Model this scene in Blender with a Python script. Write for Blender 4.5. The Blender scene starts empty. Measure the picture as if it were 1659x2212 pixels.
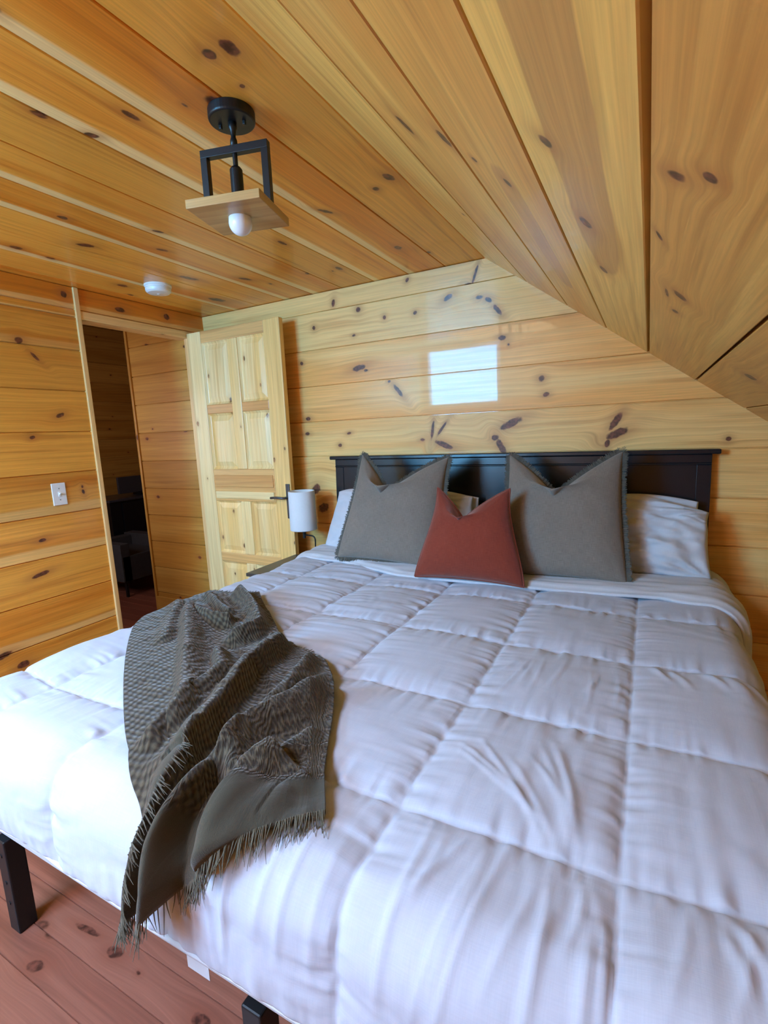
import bpy, bmesh, math, random
import numpy as np
from mathutils import Vector, Matrix
random.seed(7)
SC = bpy.context.scene
COL = SC.collection
PI = math.pi

# ------------------------------------------------------------------ helpers
def link(o, parent=None):
    COL.objects.link(o)
    if parent is not None:
        o.parent = parent
    return o

def obj(name, bm, mat, parent=None, smooth=False, kind=None, label=None, bevel=0, loc=None):
    me = bpy.data.meshes.new(name)
    bmesh.ops.recalc_face_normals(bm, faces=bm.faces)
    bm.to_mesh(me); bm.free()
    me.materials.append(mat)
    if smooth:
        for p in me.polygons: p.use_smooth = True
    o = bpy.data.objects.new(name, me)
    link(o, parent)
    if loc: o.location = loc
    if bevel:
        m = o.modifiers.new('bev', 'BEVEL'); m.width = bevel; m.segments = 2; m.limit_method = 'ANGLE'
    if kind: o['kind'] = kind
    if label: o['label'] = label
    return o

def thing(name, label, cat, loc=(0, 0, 0), rz=0, group=None):
    o = bpy.data.objects.new(name, None); link(o)
    o.empty_display_size = .1
    o.location = loc; o.rotation_euler = (0, 0, rz)
    o['label'] = label; o['category'] = cat
    if group: o['group'] = group
    return o

def tag(o, label, cat, group=None):
    o['label'] = label; o['category'] = cat
    if group: o['group'] = group
    return o

def layers(bm):
    uv = bm.loops.layers.uv.get('UVMap') or bm.loops.layers.uv.new('UVMap')
    cl = bm.loops.layers.float_color.get('brd') or bm.loops.layers.float_color.new('brd')
    return uv, cl

def quad(bm, pts, uvs=None, col=(.5, .5, .5, 1), mi=0):
    vs = [bm.verts.new(p) for p in pts]
    f = bm.faces.new(vs); f.material_index = mi
    if uvs is not None:
        uv, cl = layers(bm)
        for l, q in zip(f.loops, uvs):
            l[uv].uv = q[:2]
            l[cl] = (col[0], col[1], q[2] if len(q) > 2 else .5, 1)
    return f

def box(bm, x0, x1, y0, y1, z0, z1):
    g = bmesh.ops.create_cube(bm, size=1)['verts']
    for v in g:
        v.co = Vector(((x0 + x1) / 2 + v.co.x * (x1 - x0), (y0 + y1) / 2 + v.co.y * (y1 - y0), (z0 + z1) / 2 + v.co.z * (z1 - z0)))
    return g

def wbox(bm, x0, x1, y0, y1, z0, z1, along='z', rnd=None):
    """box with wood coordinates, grain along one axis"""
    uv, cl = layers(bm)
    r = rnd or (random.random(), random.random())
    vs = box(bm, x0, x1, y0, y1, z0, z1)
    fs = set(f for v in vs for f in v.link_faces)
    ia = 'xyz'.index(along)
    for f in fs:
        n = f.normal if f.normal.length else (f.normal_update() or f.normal)
        f.normal_update(); n = f.normal
        k = max(range(3), key=lambda i: abs(n[i]))
        oth = [i for i in range(3) if i != k]
        for l in f.loops:
            c = l.vert.co
            if k == ia: u, v = c[oth[0]] * .2, c[oth[1]]
            else:
                u = c[ia]; v = c[[i for i in oth if i != ia][0]] + k * .31
            l[uv].uv = (u, v); l[cl] = (r[0], r[1], .5, 1)
    return vs

def tube(bm, pts, rad, seg=10, cap=True):
    pts = [Vector(p) for p in pts]
    rings = []
    for i, p in enumerate(pts):
        d = (pts[min(i + 1, len(pts) - 1)] - pts[max(i - 1, 0)]).normalized()
        a = d.orthogonal().normalized() if i == 0 else (a - d * a.dot(d)).normalized()
        b = d.cross(a)
        rr = rad[i] if isinstance(rad, (list, tuple)) else rad
        rings.append([bm.verts.new(p + (a * math.cos(2 * PI * k / seg) + b * math.sin(2 * PI * k / seg)) * rr) for k in range(seg)])
    for r0, r1 in zip(rings, rings[1:]):
        for k in range(seg):
            bm.faces.new((r0[k], r0[(k + 1) % seg], r1[(k + 1) % seg], r1[k]))
    if cap:
        bm.faces.new(rings[0][::-1]); bm.faces.new(rings[-1])

def lathe(bm, prof, seg=40, closed=False):
    rings = []
    for r, z in prof:
        rings.append([bm.verts.new((r * math.cos(2 * PI * k / seg), r * math.sin(2 * PI * k / seg), z)) for k in range(seg)] if r > 1e-6 else [bm.verts.new((0, 0, z))])
    pr = list(zip(rings, rings[1:])) + ([(rings[-1], rings[0])] if closed else [])
    for a, b in pr:
        for k in range(seg):
            k2 = (k + 1) % seg
            if len(a) == 1 and len(b) == 1: continue
            if len(a) == 1: bm.faces.new((a[0], b[k2], b[k]))
            elif len(b) == 1: bm.faces.new((a[k], a[k2], b[0]))
            else: bm.faces.new((a[k], a[k2], b[k2], b[k]))

def grid(bm, P, U=None, V=None, flip=False):
    n, m = P.shape[:2]
    uv, cl = layers(bm)
    vs = [[bm.verts.new(P[i, j]) for j in range(m)] for i in range(n)]
    for i in range(n - 1):
        for j in range(m - 1):
            idx = [(i, j), (i, j + 1), (i + 1, j + 1), (i + 1, j)]
            if flip: idx = idx[::-1]
            f = bm.faces.new([vs[a][b] for a, b in idx])
            if U is not None:
                for l, (a, b) in zip(f.loops, idx):
                    l[uv].uv = (U[a, b], V[a, b]); l[cl] = (.5, .5, .5, 1)
    return vs

def vnoise(x, y, seed=0):
    x = np.asarray(x, float); y = np.asarray(y, float)
    xi = np.floor(x).astype(np.int64); yi = np.floor(y).astype(np.int64)
    fx = x - xi; fy = y - yi
    fx = fx * fx * fx * (fx * (fx * 6 - 15) + 10); fy = fy * fy * fy * (fy * (fy * 6 - 15) + 10)
    def h(a, b):
        n = (a * 374761393 + b * 668265263 + seed * 974634517) & 0xffffffff
        n = ((n ^ (n >> 13)) * 1274126177) & 0xffffffff
        n = n ^ (n >> 16)
        return (n & 0xffff) / 32767.5 - 1
    return (h(xi, yi) * (1 - fx) + h(xi + 1, yi) * fx) * (1 - fy) + (h(xi, yi + 1) * (1 - fx) + h(xi + 1, yi + 1) * fx) * fy

# ------------------------------------------------------------------ materials
class NB:
    def __init__(s, name):
        s.m = bpy.data.materials.new(name); s.m.use_nodes = True
        s.t = s.m.node_tree; s.t.nodes.clear()
    def n(s, typ, ins=None, **kw):
        nd = s.t.nodes.new(typ)
        for k, v in kw.items(): setattr(nd, k, v)
        for k, v in (ins or {}).items(): s.put(nd.inputs[k], v)
        return nd
    def put(s, sock, v):
        if isinstance(v, bpy.types.NodeSocket): s.t.links.new(v, sock)
        else: sock.default_value = v
    def math(s, op, a, b=0.0, c=None, clamp=False):
        nd = s.n('ShaderNodeMath', {0: a, 1: b}, operation=op, use_clamp=clamp)
        if c is not None: s.put(nd.inputs[2], c)
        return nd.outputs[0]
    def mr(s, v, a, b, c, d, smooth=True):
        nd = s.n('ShaderNodeMapRange', {'Value': v, 'From Min': a, 'From Max': b, 'To Min': c, 'To Max': d})
        if smooth: nd.interpolation_type = 'SMOOTHSTEP'
        return nd.outputs[0]
    def mix(s, f, a, b, mode='MIX'):
        nd = s.n('ShaderNodeMix', data_type='RGBA', blend_type=mode)
        s.put(nd.inputs['Factor'], f)
        ca = [i for i in nd.inputs if i.name == 'A' and i.type == 'RGBA'][0]
        cb = [i for i in nd.inputs if i.name == 'B' and i.type == 'RGBA'][0]
        s.put(ca, a if isinstance(a, bpy.types.NodeSocket) else (*a, 1)); s.put(cb, b if isinstance(b, bpy.types.NodeSocket) else (*b, 1))
        return [o for o in nd.outputs if o.type == 'RGBA'][0]
    def xyz(s, x, y, z=0.0):
        return s.n('ShaderNodeCombineXYZ', {0: x, 1: y, 2: z}).outputs[0]
    def noise(s, vec, scale=1, detail=2, rough=.5):
        return s.n('ShaderNodeTexNoise', {'Vector': vec, 'Scale': scale, 'Detail': detail, 'Roughness': rough}).outputs['Fac']
    def out(s, **ins):
        b = s.n('ShaderNodeBsdfPrincipled')
        for k, v in ins.items(): s.put(b.inputs[k.replace('_', ' ')], v)
        o = s.n('ShaderNodeOutputMaterial')
        s.t.links.new(b.outputs[0], o.inputs['Surface'])
        return s.m

def plain(name, col, rough=.5, metal=0, spec=.5, coat=0, sheen=0, var=.06, vscale=30, bump=0, bscale=200):
    b = NB(name)
    tc = b.n('ShaderNodeTexCoord').outputs['Object']
    nz = b.noise(tc, vscale, 3)
    c = b.mix(nz, tuple(x * (1 - var) for x in col), tuple(min(1, x * (1 + var)) for x in col))
    kw = dict(Base_Color=c, Roughness=rough, Metallic=metal, Specular_IOR_Level=spec, Coat_Weight=coat, Sheen_Weight=sheen)
    if bump:
        kw['Normal'] = b.n('ShaderNodeBump', {'Height': b.noise(tc, bscale, 2), 'Strength': 1.0, 'Distance': bump}).outputs[0]
    return b.out(**kw)

def knot_group():
    g = bpy.data.node_groups.new('Knot', 'ShaderNodeTree')
    for nm, ty in (('UV', 'NodeSocketVector'), ('Center', 'NodeSocketVector'), ('Inv', 'NodeSocketVector'), ('Ang', 'NodeSocketFloat'), ('Noise', 'NodeSocketFloat'),
                   ('Core', 'NodeSocketFloat'), ('Halo', 'NodeSocketFloat'), ('Defl', 'NodeSocketFloat')):
        g.interface.new_socket(nm, in_out='INPUT', socket_type=ty)
    for nm in ('Core', 'Halo', 'Defl'):
        g.interface.new_socket(nm, in_out='OUTPUT', socket_type='NodeSocketFloat')
    N, L = g.nodes, g.links
    gi = N.new('NodeGroupInput'); go = N.new('NodeGroupOutput')
    def M(op, a, b=0.0):
        m = N.new('ShaderNodeMath'); m.operation = op
        for i, v in enumerate((a, b)):
            if isinstance(v, bpy.types.NodeSocket): L.new(v, m.inputs[i])
            else: m.inputs[i].default_value = v
        return m.outputs[0]
    sub = N.new('ShaderNodeVectorMath'); sub.operation = 'SUBTRACT'
    L.new(gi.outputs['UV'], sub.inputs[0]); L.new(gi.outputs['Center'], sub.inputs[1])
    rot = N.new('ShaderNodeVectorRotate'); rot.rotation_type = 'Z_AXIS'
    L.new(sub.outputs[0], rot.inputs['Vector']); L.new(gi.outputs['Ang'], rot.inputs['Angle'])
    mul = N.new('ShaderNodeVectorMath'); mul.operation = 'MULTIPLY'
    L.new(rot.outputs[0], mul.inputs[0]); L.new(gi.outputs['Inv'], mul.inputs[1])
    dot = N.new('ShaderNodeVectorMath'); dot.operation = 'DOT_PRODUCT'
    L.new(mul.outputs[0], dot.inputs[0]); L.new(mul.outputs[0], dot.inputs[1])
    q = dot.outputs['Value']
    qn = M('ADD', q, M('MULTIPLY', M('SUBTRACT', gi.outputs['Noise'], .5), 1.4))
    mr = N.new('ShaderNodeMapRange'); mr.interpolation_type = 'SMOOTHSTEP'
    L.new(qn, mr.inputs[0]); mr.inputs[1].default_value = 1.15; mr.inputs[2].default_value = .5
    core = M('MAXIMUM', mr.outputs[0], gi.outputs['Core'])
    halo = M('MAXIMUM', M('POWER', 2.718, M('MULTIPLY', q, -.22)), gi.outputs['Halo'])
    sx = N.new('ShaderNodeSeparateXYZ'); L.new(sub.outputs[0], sx.inputs[0])
    df = M('ADD', gi.outputs['Defl'], M('MULTIPLY', M('MULTIPLY', sx.outputs[1], -.65), M('POWER', 2.718, M('MULTIPLY', q, -.1))))
    for s, nm in ((core, 'Core'), (halo, 'Halo'), (df, 'Defl')): L.new(s, go.inputs[nm])
    return g
KG = knot_group()

def wood(name, light, mid, dark, knots=(), rough=.42, coat=.35, coat_rough=.08, sap=0.0, rk=.6, tone=.25, seed=0., kcol=(.085, .022, .012), hcol=(.40, .12, .03), sapcol=None, ring=.5, rkscale=1.0, wobble=3.6, hearts=()):
    b = NB(name)
    uvn = b.n('ShaderNodeUVMap', uv_map='UVMap').outputs[0]
    at = b.n('ShaderNodeVertexColor', layer_name='brd').outputs['Color']
    rgb = b.n('ShaderNodeSeparateColor', {'Color': at})
    r1, r2, vl = rgb.outputs[0], rgb.outputs[1], rgb.outputs[2]
    sp = b.n('ShaderNodeSeparateXYZ', {0: uvn}); u, v = sp.outputs[0], sp.outputs[1]
    kn = b.noise(b.xyz(u, v, seed), 38, 2)
    core, halo, defl = 0.0, 0.0, 0.0
    for (ku, kv, kl, kw, ka) in knots:
        nd = b.n('ShaderNodeGroup'); nd.node_tree = KG
        b.put(nd.inputs['UV'], uvn); nd.inputs['Center'].default_value = (ku, kv, 0)
        nd.inputs['Inv'].default_value = (1 / kl, 1 / kw, 0); nd.inputs['Ang'].default_value = -ka
        b.put(nd.inputs['Noise'], kn)
        b.put(nd.inputs['Core'], core); b.put(nd.inputs['Halo'], halo); b.put(nd.inputs['Defl'], defl)
        core, halo, defl = nd.outputs[0], nd.outputs[1], nd.outputs[2]
    # small scattered knots
    su = b.math('ADD', u, b.math('MULTIPLY', r1, 13.7))
    vo = b.n('ShaderNodeTexVoronoi', {'Vector': b.xyz(b.math('MULTIPLY', su, 2.6 * rkscale), b.math('MULTIPLY', v, 4.6 * rkscale), seed), 'Scale': 1.0, 'Randomness': 1.0}, voronoi_dimensions='2D')
    vc = b.n('ShaderNodeSeparateColor', {'Color': vo.outputs['Color']})
    on = b.math('LESS_THAN', vc.outputs[0], rk)
    size = b.math('MULTIPLY_ADD', vc.outputs[1], .045, .025)
    vd = b.math('ADD', vo.outputs['Distance'], b.math('MULTIPLY', b.math('SUBTRACT', kn, .5), .04))
    vk = b.math('MULTIPLY', b.mr(b.math('DIVIDE', vd, size), 1.1, .5, 0, 1), on)
    vh = b.math('MULTIPLY', b.mr(b.math('DIVIDE', vd, size), 3.2, .6, 0, 1), on)
    core = b.math('MAXIMUM', core, vk); halo = b.math('MAXIMUM', halo, b.math('MULTIPLY', vh, .6))
    # grain
    gu = b.math('ADD', u, b.math('MULTIPLY', r2, 23.0))
    gv = b.math('ADD', b.math('ADD', v, defl), b.math('MULTIPLY', r1, 7.0))
    big = b.noise(b.xyz(b.math('MULTIPLY', gu, .55), b.math('MULTIPLY', gv, 8.5), seed + 3), 1, 2)
    wob = b.noise(b.xyz(b.math('MULTIPLY', gu, .9), b.math('MULTIPLY', gv, 4.0), seed + 9), 1, 1)
    rx = b.math('ADD', b.math('MULTIPLY', gv, 34.0), b.math('MULTIPLY', wob, wobble))
    fr = b.math('FRACT', rx)
    rings = b.math('MULTIPLY', b.mr(fr, .1, .85, 0, 1), b.mr(fr, .86, 1.0, 1, 0))
    rings = b.math('MULTIPLY', rings, b.mr(b.noise(b.xyz(b.math('MULTIPLY', gu, .5), b.math('MULTIPLY', gv, 9.0), seed + 1), 1, 1), .35, .65, .15, 1))
    fine = b.noise(b.xyz(b.math('MULTIPLY', gu, 3.0), b.math('MULTIPLY', gv, 170.0), seed), 1, 3, .6)
    strk = b.noise(b.xyz(b.math('MULTIPLY', gu, 1.1), b.math('MULTIPLY', gv, 26.0), seed + 5), 1, 2)
    t1 = b.math('ADD', big, b.math('MULTIPLY', b.math('SUBTRACT', r2, .5), .5))
    c = b.mix(b.mr(t1, .3, .72, 0, 1), light, mid)
    c = b.mix(b.math('MULTIPLY', rings, ring), c, dark)
    c = b.mix(b.mr(strk, .52, .78, 0, .55), c, dark)
    for (hu, hv, hl, hw, hc) in hearts:
        wv = b.math('MULTIPLY', b.math('SUBTRACT', b.noise(b.xyz(b.math('MULTIPLY', u, 4.0), b.math('MULTIPLY', v, 12.0), seed + 7), 1, 3), .5), .9)
        du = b.math('DIVIDE', b.math('SUBTRACT', u, hu), hl); dv = b.math('DIVIDE', b.math('SUBTRACT', v, hv), hw)
        hq = b.math('ADD', b.math('ADD', b.math('POWER', b.math('ABSOLUTE', du), 6.0), b.math('POWER', b.math('ABSOLUTE', dv), 3.0)), wv)
        c = b.mix(b.mr(hq, .75, 1.05, .85, 0), c, hc)
    if sap:
        edge = b.math('ADD', vl, b.math('MULTIPLY', b.math('SUBTRACT', wob, .5), .22))
        sm = b.math('MULTIPLY', b.mr(edge, .24, .17, 0, 1), b.mr(r2, .25, .3, 0, sap))
        c = b.mix(sm, c, sapcol or light)
    tn = b.math('MULTIPLY_ADD', r1, tone, 1 - tone / 2)
    tn = b.math('MULTIPLY', tn, b.mr(fine, .25, .75, 1.13, .84, False))
    c = b.mix(1.0, c, b.n('ShaderNodeCombineColor', {0: tn, 1: tn, 2: tn}).outputs[0], 'MULTIPLY')
    c = b.mix(b.math('MULTIPLY', halo, .55), c, hcol)
    kn2 = b.noise(b.xyz(u, v, seed + 2), 55, 2)
    ck = b.mix(b.mr(kn2, .35, .7, 0, 1), tuple(x * .6 for x in kcol), tuple(x * 2.4 for x in kcol))
    c = b.mix(b.math('MULTIPLY', core, .93), c, ck)
    bp = b.n('ShaderNodeBump', {'Height': b.math('ADD', b.math('MULTIPLY', fine, .6), rings), 'Strength': .25, 'Distance': .0006}).outputs[0]
    return b.out(Base_Color=c, Roughness=rough, Coat_Weight=coat, Coat_Roughness=coat_rough, Normal=bp, Specular_IOR_Level=.4)

LIGHT, MID, DARK = (.97, .62, .225), (.92, .44, .11), (.60, .215, .04)
K_BACK = [(.061, 2.213, .022, .012, 1.3), (.234, 2.150, .016, .015, 0), (.40, 2.084, .011, .011, 0), (-.087, 2.091, .012, .012, 0), (.59, 2.081, .012, .01, .3),
          (.781, 2.128, .028, .013, .45), (1.0, 2.085, .02, .012, -.5), (1.045, 2.03, .035, .012, -.9), (1.068, 1.891, .02, .014, 0), (1.10, 1.855, .006, .006, 0), (.214, 1.826, .05, .017, .12),
          (-.196, 1.893, .012, .012, 0), (.416, 1.731, .01, .008, 0), (.47, 1.675, .05, .012, -.9), (1.263, 1.673, .016, .016, 0), (1.285, 1.595, .016, .012, 0),
          (.674, 1.442, .055, .009, 1.4), (.74, 1.36, .06, .016, -.4), (.73, 1.45, .05, .008, .9), (1.114, 1.462, .062, .02, .4), (1.028, 1.39, .02, .016, .3), (1.06, 1.34, .05, .018, -1.1),
          (1.604, 1.450, .05, .016, 1.0), (1.61, 1.39, .055, .02, .4), (1.57, 1.345, .02, .012, 1.3), (2.048, 1.351, .011, .01, 0), (.125, 1.447, .016, .008, .2), (.053, 1.376, .014, .011, 0),
          (.549, 2.258, .014, .009, .8), (.93, 2.22, .05, .007, 1.2), (-.18, 1.55, .02, .012, 0), (-.15, 1.1, .04, .03, .8), (-.10, .98, .045, .03, .6)]
K_CEIL = [(-1.66, .902, .03, .017, 0), (-1.67, .851, .018, .015, 0), (-1.556, .84, .008, .007, 0), (-1.545, .74, .034, .02, .1), (-1.626, .519, .028, .011, 0), (-1.75, .329, .022, .012, .1),
          (-1.631, .352, .022, .012, .8), (-.975, .941, .03, .015, .2), (-.929, .866, .014, .012, 0), (-.88, .62, .035, .01, .5), (-.381, .682, .03, .016, 0), (-1.386, -.221, .02, .014, 0),
          (-1.11, -.048, .025, .01, .4), (-1.329, -.665, .025, .02, 0), (-.969, -.201, .03, .012, .3), (-.729, .284, .03, .01, 0), (-1.184, -.412, .035, .02, .5), (-.63, -.42, .06, .02, .2),
          (-.3, .3, .03, .014, 0), (-.45, -.2, .04, .015, .4), (-.25, -.62, .06, .03, .2), (-.75, -.8, .03, .02, 0)]
K_SLOPE = [(-1.543, .349, .034, .012, .2), (-1.584, .475, .032, .012, .2), (-1.804, .762, .018, .011, .3), (-1.508, .605, .016, .008, .2), (-1.512, .79, .028, .013, .2), (-1.191, .80, .03, .01, .2),
           (-1.883, .962, .013, .014, .7), (-1.916, 1.001, .012, .009, .3), (-1.33, 1.001, .03, .013, .5), (-1.645, .945, .02, .004, .3), (-.829, 1.25, .03, .02, .2), (-1.549, .536, .01, .006, 0), (-1.30, .97, .035, .004, .1)]
K_LEFT = [(-1.194, 1.971, .02, .016, .3), (-1.048, 1.608, .024, .012, .4), (-1.13, 1.901, .03, .008, -.8), (-1.2, 1.496, .014, .009, .3), (-.941, 2.241, .016, .018, 0), (-1.257, .793, .045, .012, .2),
          (-1.228, .967, .02, .009, .1), (-1.489, .439, .05, .016, .1), (-1.404, .358, .03, .018, .1), (-.983, 1.191, .008, .015, .2), (-.985, 1.22, .007, .009, 0), (-.62, 2.22, .035, .014, 0), (-.30, 2.235, .022, .02, 0)]
def wood_split(name, cuts, knots, pick, *a, **k):
    out = []
    for i, (lo, hi) in enumerate(zip(cuts, cuts[1:])):
        out.append((wood('%s_%s' % (name, 'abcdefghijkl'[i]), *a, [q for q in knots if lo <= q[pick] < hi], **k), lo, hi))
    return out
M_BACK = wood_split('pine_back_wall', [-9, 1.31, 1.527, 1.744, 1.961, 2.178, 9], K_BACK, 1, LIGHT, MID, DARK, rough=.45, coat=.34, coat_rough=.03, rk=.12, tone=.16, seed=1., ring=.22)
M_CEIL = wood_split('pine_ceiling', [-9, -.514, -.30, -.087, .1265, .34, .5535, .767, 9], K_CEIL, 1, (.93, .46, .07), (.80, .265, .02), (.48, .125, .010), rough=.4, coat=.3, coat_rough=.12, sap=.9, sapcol=(1.0, .78, .36), rk=.2, tone=.26, seed=2., ring=.22)
M_SLOPE = wood_split('pine_slope', [-9, .495, .708, .922, 9], K_SLOPE, 1, (.93, .565, .14), (.74, .335, .068), (.50, .18, .03), rough=.45, coat=.3, coat_rough=.15, rk=.05, tone=.2, seed=3.7, hearts=[(-2.15, .812, .98, .048, (.56, .27, .075)), (-1.1, .60, .5, .03, (.62, .28, .08))], ring=.22)
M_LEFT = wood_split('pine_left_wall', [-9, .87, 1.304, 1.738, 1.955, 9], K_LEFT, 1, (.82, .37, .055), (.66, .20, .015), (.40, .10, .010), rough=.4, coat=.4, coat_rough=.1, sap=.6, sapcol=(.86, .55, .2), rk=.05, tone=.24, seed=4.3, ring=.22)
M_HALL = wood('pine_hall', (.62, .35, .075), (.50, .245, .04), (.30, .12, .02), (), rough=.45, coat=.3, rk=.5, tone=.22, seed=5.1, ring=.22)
M_DOOR = wood('clear_pine_door', (.97, .72, .34), (.93, .585, .20), (.66, .33, .08), (), rough=.45, coat=.2, coat_rough=.2, rk=.55, tone=.14, seed=6.2, ring=.28, rkscale=1.3, kcol=(.2, .085, .03), hcol=(.6, .32, .12))
M_DOORR = wood('amber_pine_rail', (.80, .46, .16), (.70, .34, .10), (.5, .2, .05), (), rough=.45, coat=.2, coat_rough=.2, rk=.3, tone=.14, seed=6.9, ring=.3, rkscale=1.3)
M_FLOOR = wood('red_brown_floor', (0.294, 0.105, 0.06552), (0.2268, 0.07224, 0.04368), (0.1176, 0.0336, 0.02016), [(.44, -1.935, .03, .016, .1), (.27, -2.06, .028, .016, .2), (.80, -1.945, .03, .016, 0), (.30, -1.93, .05, .01, .1)], rough=.4, coat=.15, coat_rough=.25, rk=.2, tone=.25, seed=8., ring=.18, kcol=(.07, .02, .012), hcol=(.2, .05, .025))
M_TRIM = wood('light_pine_trim', (.86, .56, .24), (.76, .42, .14), (.5, .2, .05), (), rk=.3, seed=9., tone=.1, ring=.22)
M_PLATE = wood('lamp_board_pine', (0.624, 0.416, 0.176), (0.496, 0.288, 0.096), (0.272, 0.128, 0.04), [(.03, .02, .03, .012, .2)], rk=.4, seed=10., tone=.1, ring=.45, coat=.2)

def fabric(name, col, col2, scale=900, bump=.0006, rough=.9, sheen=.3, mottle=6):
    b = NB(name)
    uvn = b.n('ShaderNodeUVMap', uv_map='UVMap').outputs[0]
    sp = b.n('ShaderNodeSeparateXYZ', {0: uvn})
    wx = b.noise(b.xyz(b.math('MULTIPLY', sp.outputs[0], scale), b.math('MULTIPLY', sp.outputs[1], scale * .06)), 1, 1)
    wy = b.noise(b.xyz(b.math('MULTIPLY', sp.outputs[0], scale * .06), b.math('MULTIPLY', sp.outputs[1], scale), 4.), 1, 1)
    wv = b.math('MULTIPLY', b.math('ADD', wx, wy), .5)
    big = b.noise(uvn, mottle, 3)
    c = b.mix(b.mr(wv, .3, .7, 0, 1), col, col2)
    c = b.mix(b.mr(big, .3, .7, 0, .18), c, tuple(x * .75 for x in col))
    bp = b.n('ShaderNodeBump', {'Height': wv, 'Strength': 1.0, 'Distance': bump}).outputs[0]
    return b.out(Base_Color=c, Roughness=rough, Sheen_Weight=sheen, Specular_IOR_Level=.2, Normal=bp)

M_WHITE = fabric('white_cotton', (0.5712, 0.5754, 0.6216), (0.6132, 0.6174, 0.6636), 700, .0002, .85, .1)
M_COMF = fabric('white_comforter', (0.472, 0.485, 0.565), (0.505, 0.518, 0.598), 500, .0002, .8, .15)
M_GREY = fabric('taupe_linen', (0.1764, 0.1411, 0.1134), (0.2478, 0.2058, 0.168), 620, .0008)
M_GREYF = fabric('taupe_fringe', (0.084, 0.07392, 0.06048), (0.1428, 0.126, 0.1008), 900, .0008)
M_RUST = fabric('rust_linen', (0.1978, 0.03096, 0.01548), (0.2494, 0.04472, 0.02322), 560, .0008)
M_RUSTP = fabric('rust_piping', (0.1892, 0.0387, 0.02408), (0.258, 0.0602, 0.0344), 560, .0005)
M_BLACK = plain('black_satin_wood', (.008, .010, .014), .26, spec=.4, coat=.05, var=.15)
M_METAL = plain('black_metal', (.009, .0095, .011), .42, spec=.4, var=.2, vscale=60)
M_DARKWOOD = plain('dark_stand', (.05, .042, .036), .35, var=.3, vscale=20)
M_BULB = plain('frosted_bulb', (.86, .88, .92), .25, var=.01)
M_PLASTIC = plain('white_plastic', (.82, .82, .82), .35, var=.02)
M_SCREW = plain('grey_screw', (.35, .35, .36), .35, metal=.8)
M_STEEL = plain('dark_steel', (.12, .12, .125), .35, metal=.7)
M_SHADE = fabric('white_lamp_shade', (0.72, 0.729, 0.738), (0.756, 0.765, 0.774), 500, .0002, .9, 0)
M_CHAIR = plain('dim_grey_fabric', (.045, .045, .05), .9, var=.2)
M_SCREEN = plain('dark_screen', (.05, .055, .075), .3, var=.1)
M_VINYL = plain('white_window_vinyl', (.8, .8, .8), .4, var=.02)

def throw_mat():
    b = NB('olive_waffle_weave')
    uvn = b.n('ShaderNodeUVMap', uv_map='UVMap').outputs[0]
    at = b.n('ShaderNodeVertexColor', layer_name='brd').outputs['Color']
    band = b.n('ShaderNodeSeparateColor', {'Color': at}).outputs[0]      # 1 = plain hem band
    sp = b.n('ShaderNodeSeparateXYZ', {0: uvn}); u, v = sp.outputs[0], sp.outputs[1]
    wob = b.math('MULTIPLY', b.math('SUBTRACT', b.noise(uvn, 14, 2), .5), .02)
    k = 2 * PI / .023
    su = b.math('SINE', b.math('MULTIPLY', b.math('ADD', u, wob), k))
    sv = b.math('SINE', b.math('MULTIPLY', b.math('ADD', v, wob), k * .82))
    w = b.math('MULTIPLY_ADD', b.math('MULTIPLY', su, sv), .5, .5)
    w = b.math('MULTIPLY', w, b.math('SUBTRACT', 1.0, band))
    fine = b.noise(b.xyz(b.math('MULTIPLY', u, 500.), b.math('MULTIPLY', v, 500.)), 1, 2)
    big = b.noise(uvn, 5, 3)
    c = b.mix(b.mr(w, .2, .9, 0, 1), (.026, .0155, .008), (.105, .079, .047))
    c = b.mix(b.math('MULTIPLY', band, .8), c, (.068, .060, .039))
    c = b.mix(b.mr(big, .35, .7, 0, .35), c, (.052, .036, .021))
    c = b.mix(b.mr(fine, .3, .7, 0, .3), c, (.05, .042, .032))
    hgt = b.math('ADD', w, b.math('MULTIPLY', fine, .25))
    bp = b.n('ShaderNodeBump', {'Height': hgt, 'Strength': 1.0, 'Distance': .0035}).outputs[0]
    return b.out(Base_Color=c, Roughness=.95, Sheen_Weight=.3, Specular_IOR_Level=.15, Normal=bp)
M_THROW = throw_mat()
M_THROWF = plain('olive_fringe', (0.09775, 0.08075, 0.051), .95, var=.3, vscale=80, sheen=.3)

def stripe_mat():
    b = NB('striped_textile')
    tc = b.n('ShaderNodeTexCoord').outputs['Object']
    sp = b.n('ShaderNodeSeparateXYZ', {0: tc})
    nz = b.noise(tc, 9, 2)
    ph = b.math('FRACT', b.math('ADD', b.math('MULTIPLY', sp.outputs[2], 9.0), b.math('MULTIPLY', nz, .6)))
    c = b.mix(b.mr(ph, .35, .5, 0, 1), (.45, .36, .36), (.10, .06, .065))
    return b.out(Base_Color=c, Roughness=.9)
M_STRIPE = stripe_mat()

def glass_mat():
    b = NB('window_glass')
    t = b.n('ShaderNodeBsdfTransparent'); g = b.n('ShaderNodeBsdfGlossy', {'Roughness': .02})
    m = b.n('ShaderNodeMixShader', {0: .05, 1: t.outputs[0], 2: g.outputs[0]})
    o = b.n('ShaderNodeOutputMaterial'); b.t.links.new(m.outputs[0], o.inputs['Surface'])
    return b.m
M_GLASS = glass_mat()

# ------------------------------------------------------------------ room
XL, XR, H, YF = -1.023, 2.95, 2.288, -3.9
XS, SL = .981, .6277
SD = Vector((math.cos(SL), 0, -math.sin(SL))); SN = Vector((-math.sin(SL), 0, -math.cos(SL)))
SLEN = (XR - XS) / math.cos(SL)
ZK = H - SLEN * math.sin(SL)

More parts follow.
